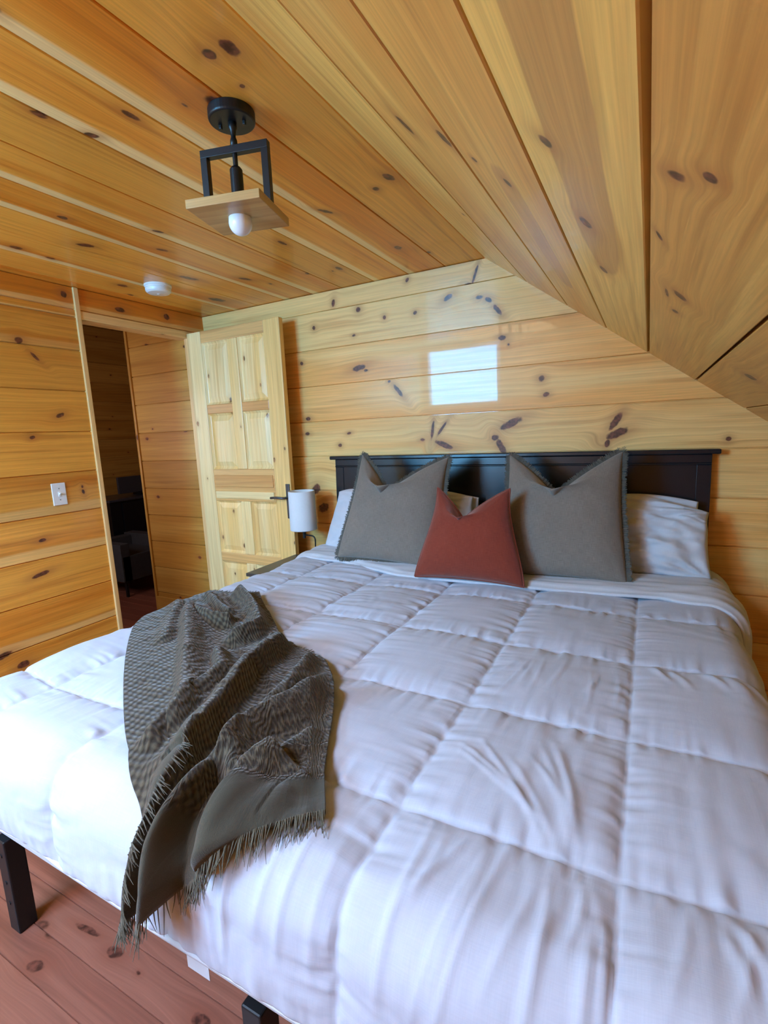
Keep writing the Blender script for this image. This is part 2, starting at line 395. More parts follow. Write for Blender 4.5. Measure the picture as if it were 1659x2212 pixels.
def boards(name, mat, O, A, B, N, ua, ub, seams, tilt=0., depth=.008, gap=.003, bev=.0025, back=.07, clips=(), holes=(), kind='structure', rs=0, wide=(), tones=None):
    """planks laid side by side as one panelled surface: u along A, seams across B, N faces the room"""
    rng = random.Random(rs)
    O, A, B, N = map(Vector, (O, A, B, N))
    bm = bmesh.new(); uv, cl = layers(bm)
    mats = mat if isinstance(mat, list) else [(mat, -99, 99)]
    for bi, (b0, b1) in enumerate(zip(seams, seams[1:])):
        r = (rng.random(), rng.random())
        if tones and bi in tones: r = (r[0] * .5 + .25, tones[bi])
        mi = next(i for i, (m_, lo, hi) in enumerate(mats) if lo <= (b0 + b1) / 2 < hi)
        g0, g1 = (.009 if b0 in wide else gap), (.009 if b1 in wide else gap)
        prof = [(b0, -depth), (b0 + g0 / 2, -depth), (b0 + g0 / 2 + bev * .4, -bev), (b0 + g0 / 2 + bev, 0), (b1 - g1 / 2 - bev, tilt * (b1 - b0)),
                (b1 - g1 / 2 - bev * .4, -bev + tilt * (b1 - b0)), (b1 - g1 / 2, -depth), (b1, -depth)]
        spans = [(ua, ub)]
        for (h0, h1, z0, z1) in holes:
            if b1 > z0 + 1e-4 and b0 < z1 - 1e-4:
                spans = [q for s0, s1 in spans for q in ((s0, min(s1, h0)), (max(s0, h1), s1)) if q[1] - q[0] > 1e-3]
        for s0, s1 in spans:
            for (c0, n0), (c1, n1) in zip(prof, prof[1:]):
                pts = [O + A * s0 + B * c0 + N * n0, O + A * s1 + B * c0 + N * n0, O + A * s1 + B * c1 + N * n1, O + A * s0 + B * c1 + N * n1]
                w = b1 - b0
                quad(bm, pts, [(s0, c0, (c0 - b0) / w), (s1, c0, (c0 - b0) / w), (s1, c1, (c1 - b0) / w), (s0, c1, (c1 - b0) / w)], r, mi)
            # solid body behind
            d0, d1 = -depth, -depth - back
            P = lambda s, c, n: O + A * s + B * c + N * n
            for q in (((s0, b0, d1), (s1, b0, d1), (s1, b1, d1), (s0, b1, d1)), ((s0, b0, d0), (s0, b1, d0), (s0, b1, d1), (s0, b0, d1)), ((s1, b0, d0), (s1, b1, d0), (s1, b1, d1), (s1, b0, d1)),
                      ((s0, b0, d0), (s1, b0, d0), (s1, b0, d1), (s0, b0, d1)), ((s0, b1, d0), (s1, b1, d0), (s1, b1, d1), (s0, b1, d1))):
                quad(bm, [P(*x) for x in q], [(x[0], x[1], .5) for x in q], r)
    for co, no in clips:
        bmesh.ops.bisect_plane(bm, geom=bm.verts[:] + bm.edges[:] + bm.faces[:], plane_co=co, plane_no=no, clear_outer=True)
    bmesh.ops.remove_doubles(bm, verts=bm.verts, dist=1e-5)
    o = obj(name, bm, mats[0][0], kind=kind)
    for m_, lo, hi in mats[1:]: o.data.materials.append(m_)
    return o

TILT = .036
zs = [2.178 - .217 * k for k in range(0, 11)]
boards('wall_back', M_BACK, (0, 0, 0), (1, 0, 0), (0, 0, 1), (0, -1, 0), XL, XR, sorted([H] + [z for z in zs if z > .02] + [0]), tilt=TILT,
       clips=[(Vector((XS, 0, H)) - SN * .05, -SN)], rs=11, tones={10: .1, 9: .02, 8: .8, 7: .62, 6: .3, 5: .35, 4: .6})
ADDED_SKYL = (XS - .2135 * 6, XS - .2135 * 1, -3.86, -2.85)   # skylight added in the unseen ceiling to light the bed from above (x0,x1,y0,y1)
cs = [XS - .2135 * k for k in range(0, 11) if XS - .2135 * k > XL - .03] + [XL - .085]
boards('ceiling', M_CEIL, (0, 0, H), (0, 1, 0), (1, 0, 0), (0, 0, -1), YF - .08, .08, sorted(cs), gap=.003, rs=23, holes=[(ADDED_SKYL[2], ADDED_SKYL[3], ADDED_SKYL[0], ADDED_SKYL[1])])
boards('wall_right', M_SLOPE, (XS, 0, H), (0, 1, 0), SD, SN, YF - .08, .08, [0, .262, .495, .708, .922, 1.155, 1.38, 1.61, 1.84, 2.07, 2.3, SLEN], gap=.005, depth=.034, rs=38, wide=(.922,), tones={0: .15, 1: .65, 2: .55, 3: .0, 4: .72, 5: .8})
boards('wall_knee', M_SLOPE, (XR, 0, 0), (0, 1, 0), (0, 0, 1), (-1, 0, 0), YF, 0, [0, .22, .44, .66, ZK], rs=41)
YO, YH = -.873, -.122                       # doorway in the left wall
zl = [2.172 - .217 * k for k in range(0, 10)]
lz = sorted([H] + [z for z in zl if z > .02] + [0])
ZD = 2.132
lz = sorted(lz + [ZD])
WIN1 = (-1.0, .04, 1.45, 2.24)               # windows in the far gable wall behind the photographer (x0,x1,z0,z1)
holes = [(YO, YH, -1, ZD)]
def snap(seams, vals):
    return sorted(set([s for s in seams if all(abs(s - v) > .03 for v in vals)] + list(vals)))
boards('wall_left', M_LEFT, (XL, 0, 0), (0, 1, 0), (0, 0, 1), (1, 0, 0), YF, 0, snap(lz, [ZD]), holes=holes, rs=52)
fz = snap([.217 * k for k in range(0, 11) if .217 * k < H - .05] + [H], [WIN1[2], WIN1[3]])
boards('wall_front', M_LEFT, (0, YF, 0), (1, 0, 0), (0, 0, 1), (0, 1, 0), XL, XR, fz, holes=[WIN1], clips=[(Vector((XS, 0, H)) - SN * .05, -SN)], rs=61)
ys = [-1.895 - .0955 * k for k in range(-48, 22)]
boards('floor', M_FLOOR, (0, 0, 0), (1, 0, 0), (0, 1, 0), (0, 0, 1), -3.9, XR, sorted([y for y in ys if YF < y < 2.4] + [YF, 2.4]), depth=.004, gap=.002, bev=.001, rs=71)

# door jambs and trims
bm = bmesh.new(); wbox(bm, XL - .10, XL + .012, YO - .02, YO + .006, 0, H - .002, 'z', (.8, .3)); obj('trim_1', bm, M_TRIM, kind='structure', bevel=.003)
bm = bmesh.new(); wbox(bm, XL - .10, XL + .008, YO, YH + .03, ZD - .008, ZD + .036, 'y', (.9, .2)); obj('trim_2', bm, M_TRIM, kind='structure', bevel=.003)
bm = bmesh.new(); wbox(bm, XL - .038, XL + .006, -.148, YH + .01, 0, ZD, 'z', (.9, .15)); obj('trim_3', bm, M_TRIM, kind='structure', bevel=.003)

# hallway and the dim room beyond
HX0 = -1.67
hz = [2.137 - .2075 * k for k in range(0, 11)]
hz = sorted([2.345, 2.55, 2.75] + [z for z in hz if z > .02] + [0])
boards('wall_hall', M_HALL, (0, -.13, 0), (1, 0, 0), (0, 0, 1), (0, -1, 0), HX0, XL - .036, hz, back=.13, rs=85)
bm = bmesh.new(); wbox(bm, HX0 - .022, HX0, -.142, .02, 0, 2.74, 'z', (.6, .4)); obj('trim_4', bm, M_HALL, kind='structure', bevel=.003)
bm = bmesh.new(); wbox(bm, HX0, XL - .04, -.145, -.13, 0, .235, 'x', (.3, .4)); obj('baseboard_hall', bm, M_HALL, kind='structure', bevel=.003)
boards('wall_far', M_HALL, (-3.8, 0, 0), (0, 1, 0), (0, 0, 1), (1, 0, 0), -1.5, 2.4, [0, .19, .405, .62, .84, 1.06, 1.285, 1.5, 1.72, 1.93, 2.14, 2.36, 2.75], rs=93)
boards('ceiling_hall', M_HALL, (0, 0, 2.75), (1, 0, 0), (0, 1, 0), (0, 0, -1), -3.9, XL - .02, [-1.5 + .217 * k for k in range(0, 19)], rs=95)
ADDED_WIN = (-2.6, -1.7, 1.085, 1.953)  # hall window out of view, added to light the hall
boards('wall_hall_front', M_HALL, (0, -1.4, 0), (1, 0, 0), (0, 0, 1), (0, 1, 0), -3.8, XL - .08, [0, .217, .434, .651, .868, 1.085, 1.302, 1.519, 1.736, 1.953, 2.17, 2.387, 2.75], holes=[ADDED_WIN], rs=96)
boards('wall_hall_back', M_HALL, (0, 2.3, 0), (1, 0, 0), (0, 0, 1), (0, -1, 0), -3.8, XL - .08, [0, .217, .434, .651, .868, 1.085, 1.302, 1.519, 1.736, 1.953, 2.17, 2.387, 2.75], rs=97)
boards('wall_hall_right', M_HALL, (XL - .08, 0, 0), (0, 1, 0), (0, 0, 1), (-1, 0, 0), -.01, 2.3, [0, .217, .434, .651, .868, 1.085, 1.302, 1.519, 1.736, 1.953, 2.17, 2.387, 2.75], back=.03, rs=98)

bm = bmesh.new(); wbox(bm, XL - .115, XL - .03, -1.5, .12, H + .012, 2.80, 'y'); obj('wall_hall_upper', bm, M_HALL, kind='structure')  # unseen piece added to block light leaking in above the hall wall

# unseen windows: gable one read off its reflection, hall window and skylight added
def window(name, fixed, a0, a1, z0, z1, axis, inward):
    """axis 'x': lies in a wall y = fixed ; axis 'y': in a wall x = fixed"""
    def bx(bm, p0, p1, d0, d1, q0, q1):
        if axis == 'x': box(bm, p0, p1, min(fixed + d0, fixed + d1), max(fixed + d0, fixed + d1), q0, q1)
        else: box(bm, min(fixed + d0, fixed + d1), max(fixed + d0, fixed + d1), p0, p1, q0, q1)
    s = inward
    w = .045
    bm = bmesh.new()
    bx(bm, a0, a1, -s * .07, s * .012, z0, z0 + w); bx(bm, a0, a1, -s * .07, s * .012, z1 - w, z1)
    bx(bm, a0, a0 + w, -s * .07, s * .012, z0 + w, z1 - w); bx(bm, a1 - w, a1, -s * .07, s * .012, z0 + w, z1 - w)
    root = obj(name, bm, M_VINYL, kind='structure', bevel=.004)
    bm = bmesh.new(); bx(bm, a0 + w, a1 - w, -s * .052, -s * .048, z0 + w, z1 - w); obj('glass', bm, M_GLASS, root)
    bm = bmesh.new(); bx(bm, a0 - .03, a1 + .03, 0, s * .05, z0 - .03, z0); obj('window_sill', bm, M_TRIM, root, bevel=.003)
    return root
window('window_1', YF, *WIN1, 'x', 1)
window('window_2', -1.4, *ADDED_WIN, 'x', 1)  # frame of the added hall window
bm = bmesh.new(); x0, x1, y0, y1 = ADDED_SKYL
for b_ in ((x0 - .02, x0 + .012, y0 - .02, y1 + .02), (x1 - .012, x1 + .02, y0 - .02, y1 + .02), (x0 + .012, x1 - .012, y0 - .02, y0 + .012), (x0 + .012, x1 - .012, y1 - .012, y1 + .02)):
    wbox(bm, *b_, H - .006, H + .24, 'x')
sky = obj('window_3', bm, M_TRIM, kind='structure')  # frame of the added skylight
bm = bmesh.new(); box(bm, x0 + .012, x1 - .012, y0 + .012, y1 - .012, H + .20, H + .204); obj('glass', bm, M_GLASS, sky)

# ------------------------------------------------------------------ door leaf, folded back in front of the back wall
DX0, DX1, DY0, DY1, DZ = -1.012, -.225, -.166, -.128, 2.15
door = thing('door_1', 'open pale pine panel door standing against the back wall', 'door')
del door['label'], door['category']; door['kind'] = 'structure'
def dpart(name, x0, x1, z0, z1, along, mat=M_DOOR, y0=DY0, y1=DY1, bev=.004, par=None):
    bm = bmesh.new(); wbox(bm, x0, x1, y0, y1, z0, z1, along); return obj(name, bm, mat, par or door, bevel=bev)
SW = .125
dpart('stile', DX0, DX0 + SW, .012, DZ, 'z'); dpart('stile', DX1 - SW, DX1, .012, DZ, 'z')
xa, xb, xm = DX0 + SW, DX1 - SW, (DX0 + DX1) / 2 + .005
rails = [(2.075, DZ, M_DOORR), (1.615, 1.675, M_DOORR), (1.03, 1.245, M_DOORR), (.60, .665, M_DOORR), (.012, .20, M_DOORR)]
for z0, z1, m in rails:
    dpart('rail', xa, xb, z0, z1, 'x', m, DY0 + .001, DY1 - .001)
dpart('rail', xa + .012, xb - .012, 1.045, 1.095, 'x', M_DOOR, DY0 - .006, DY0 + .004)
dpart('rail', xa + .012, xb - .012, 1.125, 1.205, 'x', M_DOORR, DY0 - .005, DY0 + .004)
for z0, z1 in ((1.245, 2.075), (.665, 1.03), (.20, .60)):
    dpart('mullion', xm - .042, xm + .042, z0, z1, 'z', M_DOOR, DY0 - .002, DY1 - .002)
def panel(x0, x1, z0, z1):
    bm = bmesh.new(); uv, cl = layers(bm); r = (random.random(), random.random())
    def ring(i, y): return [(x0 + i, y, z0 + i), (x1 - i, y, z0 + i), (x1 - i, y, z1 - i), (x0 + i, y, z1 - i)]
    R_ = [ring(0, DY0 + .004), ring(.012, DY0 + .013), ring(.016, DY0 + .015), ring(.05, DY0 + .006), ring(.055, DY0 + .006)]
    for a, b_ in zip(R_, R_[1:]):
        for k in range(4):
            q = [a[k], a[(k + 1) % 4], b_[(k + 1) % 4], b_[k]]
            quad(bm, q, [(p[2], p[0], .5) for p in q], r)
    q = R_[-1]; quad(bm, q, [(p[2], p[0], .5) for p in q], r)
    box(bm, x0, x1, DY0 + .016, DY1 - .01, z0, z1)
    obj('panel', bm, M_DOOR, door)
for z0, z1 in ((1.675, 2.075), (1.245, 1.615), (.665, 1.03), (.20, .60)):
    panel(xa, xm - .042, z0, z1); panel(xm + .042, xb, z0, z1)
hd = bmesh.new(); box(hd, -.262, -.232, DY0 - .008, DY0, .93, 1.15)
hd = obj('handle', hd, M_STEEL, door, bevel=.003, label='dark lever handle on a long plate')
bm = bmesh.new(); tube(bm, [(-.247, DY0 - .008, 1.065), (-.247, DY0 - .045, 1.065), (-.262, DY0 - .052, 1.066), (-.31, DY0 - .05, 1.068), (-.355, DY0 - .046, 1.064)], .008); obj('lever', bm, M_STEEL, hd, smooth=True)

# ------------------------------------------------------------------ bed
HB0, HB1, HBZ = .016, 2.019, 1.303
bed = thing('bed', 'king bed with black panelled headboard and square black metal legs', 'bed', (0, 0, 0))
bm = bmesh.new(); box(bm, HB0 + .03, HB1 - .03, -.05, -.018, .25, HBZ - .012); hb = obj('headboard', bm, M_BLACK, bed, bevel=.003, label='satin black panelled headboard')
bm = bmesh.new(); box(bm, HB0, HB1, -.075, -.005, HBZ - .014, HBZ + .008); obj('top_cap', bm, M_BLACK, hb, bevel=.005)
bm = bmesh.new(); box(bm, HB0 + .03, HB1 - .03, -.056, -.05, HBZ - .052, HBZ - .014); obj('top_rail', bm, M_BLACK, hb, bevel=.002)
bm = bmesh.new(); box(bm, HB0 + .03, HB1 - .03, -.06, -.05, HBZ - .06, HBZ - .052); obj('bead_moulding', bm, M_BLACK, hb, bevel=.003)
for x0, x1 in ((HB0 + .03, HB0 + .085), (HB1 - .085, HB1 - .03)):
    bm = bmesh.new(); box(bm, x0, x1, -.054, -.05, .25, HBZ - .06); obj('stile', bm, M_BLACK, hb, bevel=.0015)
bm = bmesh.new(); box(bm, HB0 + .03, HB0 + .08, -.05, -.018, 0, .25); obj('leg', bm, M_BLACK, bed)
hb.matrix_world = Matrix.Translation((0, -.02, HBZ)) @ Matrix.Rotation(-.04, 4, 'X') @ Matrix.Translation((0, .02, -HBZ))
bm = bmesh.new(); box(bm, HB1 - .08, HB1 - .03, -.05, -.018, 0, .25); obj('leg', bm, M_BLACK, bed)
FX, FY = (.10, 1.95), (-1.96, -.10)
for y in FY:
    bm = bmesh.new(); box(bm, FX[0], FX[1], y - .02, y + .02, .31, .352); obj('rail', bm, M_METAL, bed, bevel=.003)
for x in FX:
    bm = bmesh.new(); box(bm, x - .02 if x < 1 else x - .02, x + .02, FY[0], FY[1], .31, .352); obj('rail', bm, M_METAL, bed, bevel=.003)
for x in (.102, 1.08, 1.93):
    for y in (-2.005, -1.06, -.14):
        bm = bmesh.new(); box(bm, x - .026, x + .026, y - .026, y + .026, 0, .312); lg = obj('leg', bm, M_METAL, bed, bevel=.004)
        if y < -1.9:
            for z in (.10, .17, .26):
                bm = bmesh.new()
                lathe_b = bmesh.ops.create_cone(bm, cap_ends=True, segments=14, radius1=.006, radius2=.006, depth=.003)['verts']
                bmesh.ops.rotate(bm, verts=lathe_b, cent=(0, 0, 0), matrix=Matrix.Rotation(PI / 2, 3, 'X'))
                bmesh.ops.translate(bm, verts=lathe_b, vec=(x, y - .0265, z))
                obj('screw', bm, M_METAL, lg)
for k in range(9):
    y = -.26 - .205 * k
    bm = bmesh.new(); box(bm, FX[0], FX[1], y - .03, y + .03, .352, .362); obj('slat', bm, M_METAL, bed)

bm = bmesh.new(); box(bm, .06, 1.975, -2.05, -.085, .362, .705)
mt = obj('mattress', bm, M_WHITE, bevel=.035); mt.modifiers['bev'].segments = 4
tag(mt, 'thick white mattress under the comforter, its corner showing right of the pillows', 'mattress')

# --- bed cover surface: s across (m), t from the wall towards the foot (m)
FX0, FX1, FTT, RC, RR, TOP = .09, 1.95, 2.02, .12, .085, .757
def S(s, t):
    s = np.asarray(s, float); t = np.asarray(t, float)
    ix = np.clip(s, FX0 + RC, FX1 - RC); it = np.minimum(t, FTT - RC)
    ox, ot = s - ix, t - it; r = np.sqrt(ox * ox + ot * ot) + 1e-9
    nx, nt = ox / r, ot / r; o = np.maximum(0, r - RC); base = np.minimum(r, RC)
    arc = RR * PI / 2
    a = np.minimum(o / RR, PI / 2); ext = np.maximum(0, o - arc)
    out = RR * np.sin(a) + .06 * ext; down = RR * (1 - np.cos(a)) + ext
    P = np.stack([ix + nx * (base + out), -(it + nt * (base + out)), TOP - down], -1)
    Nn = np.stack([nx * np.sin(a), -nt * np.sin(a), np.cos(a)], -1)
    return P, Nn
CS = np.array([-.47, -.105, .26, .628, .993, 1.363, 1.727, 2.092, 2.47])
RS = np.array([.36, .735, 1.125, 1.51, 1.895, 2.305])
def cell(x, L):
    i = np.clip(np.searchsorted(L, x) - 1, 0, len(L) - 2)
    a = np.clip((x - L[i]) / (L[i + 1] - L[i]), 0, 1)
    dm = np.minimum(x - L[i], L[i + 1] - x)
    return a, np.maximum(0, dm), i
def comf_disp(s, t):
    a, da, ia = cell(s, CS); b, db, ib = cell(t, RS)
    fa = np.clip(4 * a * (1 - a), 0, 1) ** .33; fb = np.clip(4 * b * (1 - b), 0, 1) ** .33
    h = .026 * fa * fb + .004 * vnoise(s * 5, t * 5, 3)
    # gathers along the stitched lines
    h = h + (.0085 - .004 * np.clip((s - 1.2) / .4, 0, 1)) * np.exp(-da / .045) * fb * (vnoise(s * 9 + ia * 3.1, t * 40, 5) + .4 * vnoise(s * 9, t * 85, 15)) * np.minimum(1, da / .008)
    h = h + .0065 * np.exp(-db / .045) * fa * (vnoise(s * 42, t * 8 + ib * 2.3, 6) + .4 * vnoise(s * 85, t * 8, 18)) * np.minimum(1, db / .008)
    # long crosswise wrinkles on the far left, lengthwise ones near the foot on the right
    m1 = np.clip((1.15 - s) / .6, 0, 1) * np.clip((1.75 - t) / .5, 0, 1)
    h = h + m1 * (.0045 * vnoise(s * 3.2 + t * 2, t * 27 + s * 2, 8) + .002 * vnoise(s * 7, t * 60, 9)) * np.minimum(1, np.minimum(da, db) / .01)
    m2 = np.clip((s - 1.25) / .25, 0, 1) * np.clip((t - 1.2) / .4, 0, 1)
    h = h + .0012 * vnoise(s * 18 + 4 * vnoise(s * 3, t * 3, 61), t * 18, 62) * np.minimum(1, np.minimum(da, db) / .02)
    h = h + m2 * .0016 * vnoise(s * 40, t * 3.5, 13) * np.minimum(1, np.minimum(da, db) / .01)
    return h
def creases(s, t):
    rg = random.Random(17); out = np.zeros(s.shape)
    strokes = []
    for k in range(9):      # fanning into the corner of a box near the foot
        a = rg.uniform(1.40, 1.62); strokes.append(((a, rg.uniform(1.58, 1.72)), (a * .35 + 1.70 * .65, rg.uniform(1.80, 1.88)), rg.uniform(.002, .0045), rg.uniform(.006, .010)))
    for k in range(13):     # running down from the last cross seam
        a = rg.uniform(1.39, 1.71); strokes.append(((a, rg.uniform(1.905, 1.95)), (a - rg.uniform(-.02, .09), rg.uniform(2.05, 2.22)), rg.uniform(.002, .0045), rg.uniform(.006, .011)))
    for k in range(7):
        a = rg.uniform(1.76, 2.0); strokes.append(((a, rg.uniform(1.135, 1.15)), (a + rg.uniform(.02, .07), rg.uniform(1.20, 1.27)), rg.uniform(.003, .005), rg.uniform(.009, .014)))
    for k in range(8):
        a = rg.uniform(1.40, 1.70); strokes.append(((a, rg.uniform(1.14, 1.25)), (a - rg.uniform(-.01, .06), rg.uniform(1.36, 1.49)), rg.uniform(.0015, .003), rg.uniform(.005, .009)))
    for k in range(10):
        a = rg.uniform(1.76, 2.05); strokes.append(((a, rg.uniform(1.905, 1.94)), (a + rg.uniform(-.04, .04), rg.uniform(2.0, 2.15)), rg.uniform(.002, .004), rg.uniform(.006, .010)))
    for k in range(9):
        a = rg.uniform(1.02, 1.34); strokes.append(((a, rg.uniform(1.98, 2.05)), (a + rg.uniform(-.03, .03), rg.uniform(2.15, 2.28)), rg.uniform(.0015, .003), rg.uniform(.006, .010)))
    for (p, q, hh, w) in strokes:
        vx, vy = q[0] - p[0], q[1] - p[1]; vv = vx * vx + vy * vy
        f = np.clip(((s - p[0]) * vx + (t - p[1]) * vy) / vv, 0, 1)
        bow = .006 * np.sin(f * PI)
        d_ = np.hypot(s - p[0] - f * vx - bow, t - p[1] - f * vy)
        out = out + 1.25 * hh * np.exp(-(d_ / (w * .85)) ** 2) * np.sin(np.clip(f, .04, .96) * PI) ** .6
    return out
ss, tt = np.meshgrid(np.linspace(CS[0], CS[-1], 560), np.linspace(RS[0], RS[-1], 380))
# rounded foot corners of the comforter and a gently waving hem
hem = .014 * vnoise(ss * 3.1, ss * 0 + .5, 21) - .022 * np.clip(ss - .2, 0, 1)
cl_ = np.clip((.55 - ss) / .9, 0, 1); cr_ = np.clip((ss - 1.5) / .9, 0, 1)
fall = np.clip((tt - 1.6) / .7, 0, 1)
t2 = tt + fall * (hem - .13 * cl_ ** 2 - .13 * cr_ ** 2)
P, Nn = S(ss, t2)
d = comf_disp(ss, tt) + creases(ss, tt)
# soft vertical flutes in the hanging part
hang = np.clip((TOP - P[..., 2] - .1) / .25, 0, 1)
d = d + hang * .022 * vnoise(ss * 4.2, tt * .8, 31)
P = P + Nn * d[..., None]
HEM = P[-1].copy()
bm = bmesh.new(); grid(bm, P, ss, tt)
comf = obj('comforter', bm, M_COMF, smooth=True)
sm = comf.modifiers.new('thick', 'SOLIDIFY'); sm.thickness = .014; sm.offset = -1
if True:
    # keep the thickness on the inner side
    nz = sum(p.normal.z for p in list(comf.data.polygons)[::97])
    if nz < 0:
        comf.data.flip_normals()
tag(comf, 'white box-stitched quilted comforter spread over the bed and hanging at its foot', 'comforter')
bm = bmesh.new()
tp = P[-1, int(np.argmin(np.abs(ss[-1] - 1.06)))]
box(bm, tp[0] - .028, tp[0] + .028, tp[1] + .003, tp[1] + .0045, tp[2] - .048, tp[2] + .016)
obj('care_tag', bm, M_WHITE, comf)
bm = bmesh.new(); tube(bm, [tuple(p) for p in HEM[::2]], .0075, 8); obj('piped_hem', bm, M_WHITE, comf, smooth=True)

# --- folded sheet at the head of the bed
xs = np.linspace(-.015, 2.18, 150); vs_ = np.linspace(0, 1, 44)
X, Vv = np.meshgrid(xs, vs_)
edge = np.interp(X, [-.1, .0, .31, .83, 1.4, 1.8, 2.12, 2.2], [.50, .47, .50, .635, .605, .565, .625, .66]) + .008 * vnoise(X * 7, X * 0, 41)
Tt = .13 + Vv * (edge - .13)
P, Nn = S(X, Tt)
lift = .046 + .006 * vnoise(X * 4, Tt * 22 + X * 3, 43) + .003 * vnoise(X * 9, Tt * 55 + X * 5, 44)
lift = lift + .012 * np.clip((X - 1.2) / .6, 0, 1) * np.sin(np.clip((Vv - .35) / .65, 0, 1) * PI)
lift = lift * np.clip((1 - Vv) / .06, .45, 1) ** .5
P = P + Nn * lift[..., None]
bm = bmesh.new(); grid(bm, P, X, Tt)
sh = obj('bed_sheet', bm, M_WHITE, smooth=True)
if sum(p.normal.z for p in list(sh.data.polygons)[::37]) < 0: sh.data.flip_normals()
sm = sh.modifiers.new('thick', 'SOLIDIFY'); sm.thickness = .012; sm.offset = -1
tag(sh, 'smooth white sheet folded back over the comforter below the pillows', 'sheet')

# ------------------------------------------------------------------ pillows
def smooth01(x):
    x = np.clip(x, 0, 1); return x * x * (3 - 2 * x)

def pillow_pts(w, h, t, notch, a0, pin, a, b, side, seed, wr, puff=.5, taper=0., slump=0.):
    x = a * w / 2 * (1 - pin * (1 - b * b)) * (1 - taper * smooth01((b + 1) / 2))
    z = h / 2 + b * h / 2 * (1 - pin * (1 - a * a))
    z = z - slump * np.abs(a) ** 5 * smooth01((b + .3) / 1.3) - slump * .35 * (np.sin(a * 5.3 + seed) + 1) * smooth01((b - .2) / .8)
    x = x * (1 - slump * .8 * smooth01((b - .1) / .9))
    F = np.where(a < a0, 1 - (a0 - a) / (1 + a0 + 1e-6), 1 - (a - a0) / (1 - a0 + 1e-6))
    F = np.clip(F, 0, 1); Fs = F ** 1.1
    G = smooth01((b + .15) / 1.15) ** 2.8
    z = z - notch * Fs * G
    x = x + notch * .18 * G * (a0 - a) * (1 - np.abs(a)) * 2
    prof = np.clip((1 - np.abs(a) ** 2.6) * (1 - np.abs(b) ** 2.6), 0, 1) ** puff
    y = side * t / 2 * prof
    # the chop pushes stuffing out to the front and back around the crease
    y = y + side * notch * .30 * np.exp(-((a - a0) / .42) ** 2) * np.exp(-((b - .66) / .24) ** 2) * (prof > 0)
    # ears tip
    wrk = wr * prof * (vnoise(a * 3.1 + seed, b * 3.7, seed) + .55 * vnoise(a * 7 + b * 3, b * 5 - a * 2, seed + 1) + .3 * vnoise(a * 15 + b * 4, b * 13, seed + 2))
    # pinched creases running from the corners
    for ca, cb in ((-1, -1), (1, -1), (-1, 1), (1, 1)):
        r = np.sqrt((a - ca) ** 2 + (b - cb) ** 2); th = np.arctan2(b - cb, a - ca)
        wrk = wrk + wr * .9 * np.exp(-((r - .35) / .22) ** 2) * np.sin(th * 14 + seed) * prof ** .5 * .5
    y = y + side * wrk
    return np.stack([x, y, z], -1)

def pillow(name, label, mat, w, h, t, loc, lean, rz=0, roll=0, notch=0, a0=0, pin=.05, seed=1, wr=.003, edge=None, cat='pillow', group=None, puff=.5, flange=.021, taper=0., slump=0.):
    n = 56
    q = np.sin(np.linspace(-1, 1, n) * PI / 2)
    q = .5 * q + .5 * np.linspace(-1, 1, n)
    a, b = np.meshgrid(q, q)
    bm = bmesh.new()
    for side in (-1, 1):
        grid(bm, pillow_pts(w, h, t, notch, a0, pin, a, b, side, seed, wr, puff, taper, slump), a * w / 2, b * h / 2, flip=side > 0)
    bmesh.ops.remove_doubles(bm, verts=bm.verts, dist=2e-5)
    root = obj(name, bm, mat, smooth=True)
    M = Matrix.Translation(Vector(loc)) @ Matrix.Rotation(rz, 4, 'Z') @ Matrix.Rotation(-lean, 4, 'X') @ Matrix.Rotation(roll, 4, 'Y')
    root.matrix_world = M
    tag(root, label, cat, group)
    # seam line around the pillow
    m = 60
    ln = np.linspace(-1, 1, m)
    per = [(x, -1.) for x in ln] + [(1., x) for x in ln[1:]] + [(x, 1.) for x in ln[::-1][1:]] + [(-1., x) for x in ln[::-1][1:-1]]
    pa = np.array(per)
    pp = pillow_pts(w, h, t, notch, a0, pin, pa[:, 0], pa[:, 1], 1, seed, 0, puff, taper, slump)
    if edge == 'fringe':
        bm = bmesh.new(); uv, cl = layers(bm)
        rng = random.Random(seed)
        N_ = len(pp); tang = np.roll(pp, -1, 0) - np.roll(pp, 1, 0)
        nrm = np.stack([tang[:, 2], tang[:, 1] * 0, -tang[:, 0]], -1); nrm /= np.linalg.norm(nrm, axis=1)[:, None] + 1e-9
        for i in range(N_):
            j = (i + 1) % N_
            for k in range(5):
                f0, f1 = k / 5, (k + .95) / 5
                A_ = pp[i] * (1 - f0) + pp[j] * f0; B_ = pp[i] * (1 - f1) + pp[j] * f1
                nn = nrm[i] * (1 - f0) + nrm[j] * f0
                L_ = flange * rng.uniform(.7, 1.15); oy = rng.uniform(-.005, .005)
                for dy in (-.0012, .0012):
                    C_ = B_ + nn * L_ + np.array([0, oy + dy, 0]); D_ = A_ + nn * L_ * rng.uniform(.8, 1.1) + np.array([0, oy + dy, 0])
                    A2 = A_ - nn * .004 + np.array([0, dy * 1.5, 0]); B2 = B_ - nn * .004 + np.array([0, dy * 1.5, 0])
                    quad(bm, [A2, B2, C_, D_], [(A2[0], A2[2]), (B2[0], B2[2]), (C_[0], C_[2]), (D_[0], D_[2])])
        e = obj('fringe', bm, M_GREYF, root)
    elif edge == 'piping':
        bm = bmesh.new()
        pts = [tuple(p) for p in pp] + [tuple(pp[0])]
        tube(bm, pts, .0045, 6, cap=False)
        e = obj('piping', bm, M_RUSTP, root, smooth=True)
    return root

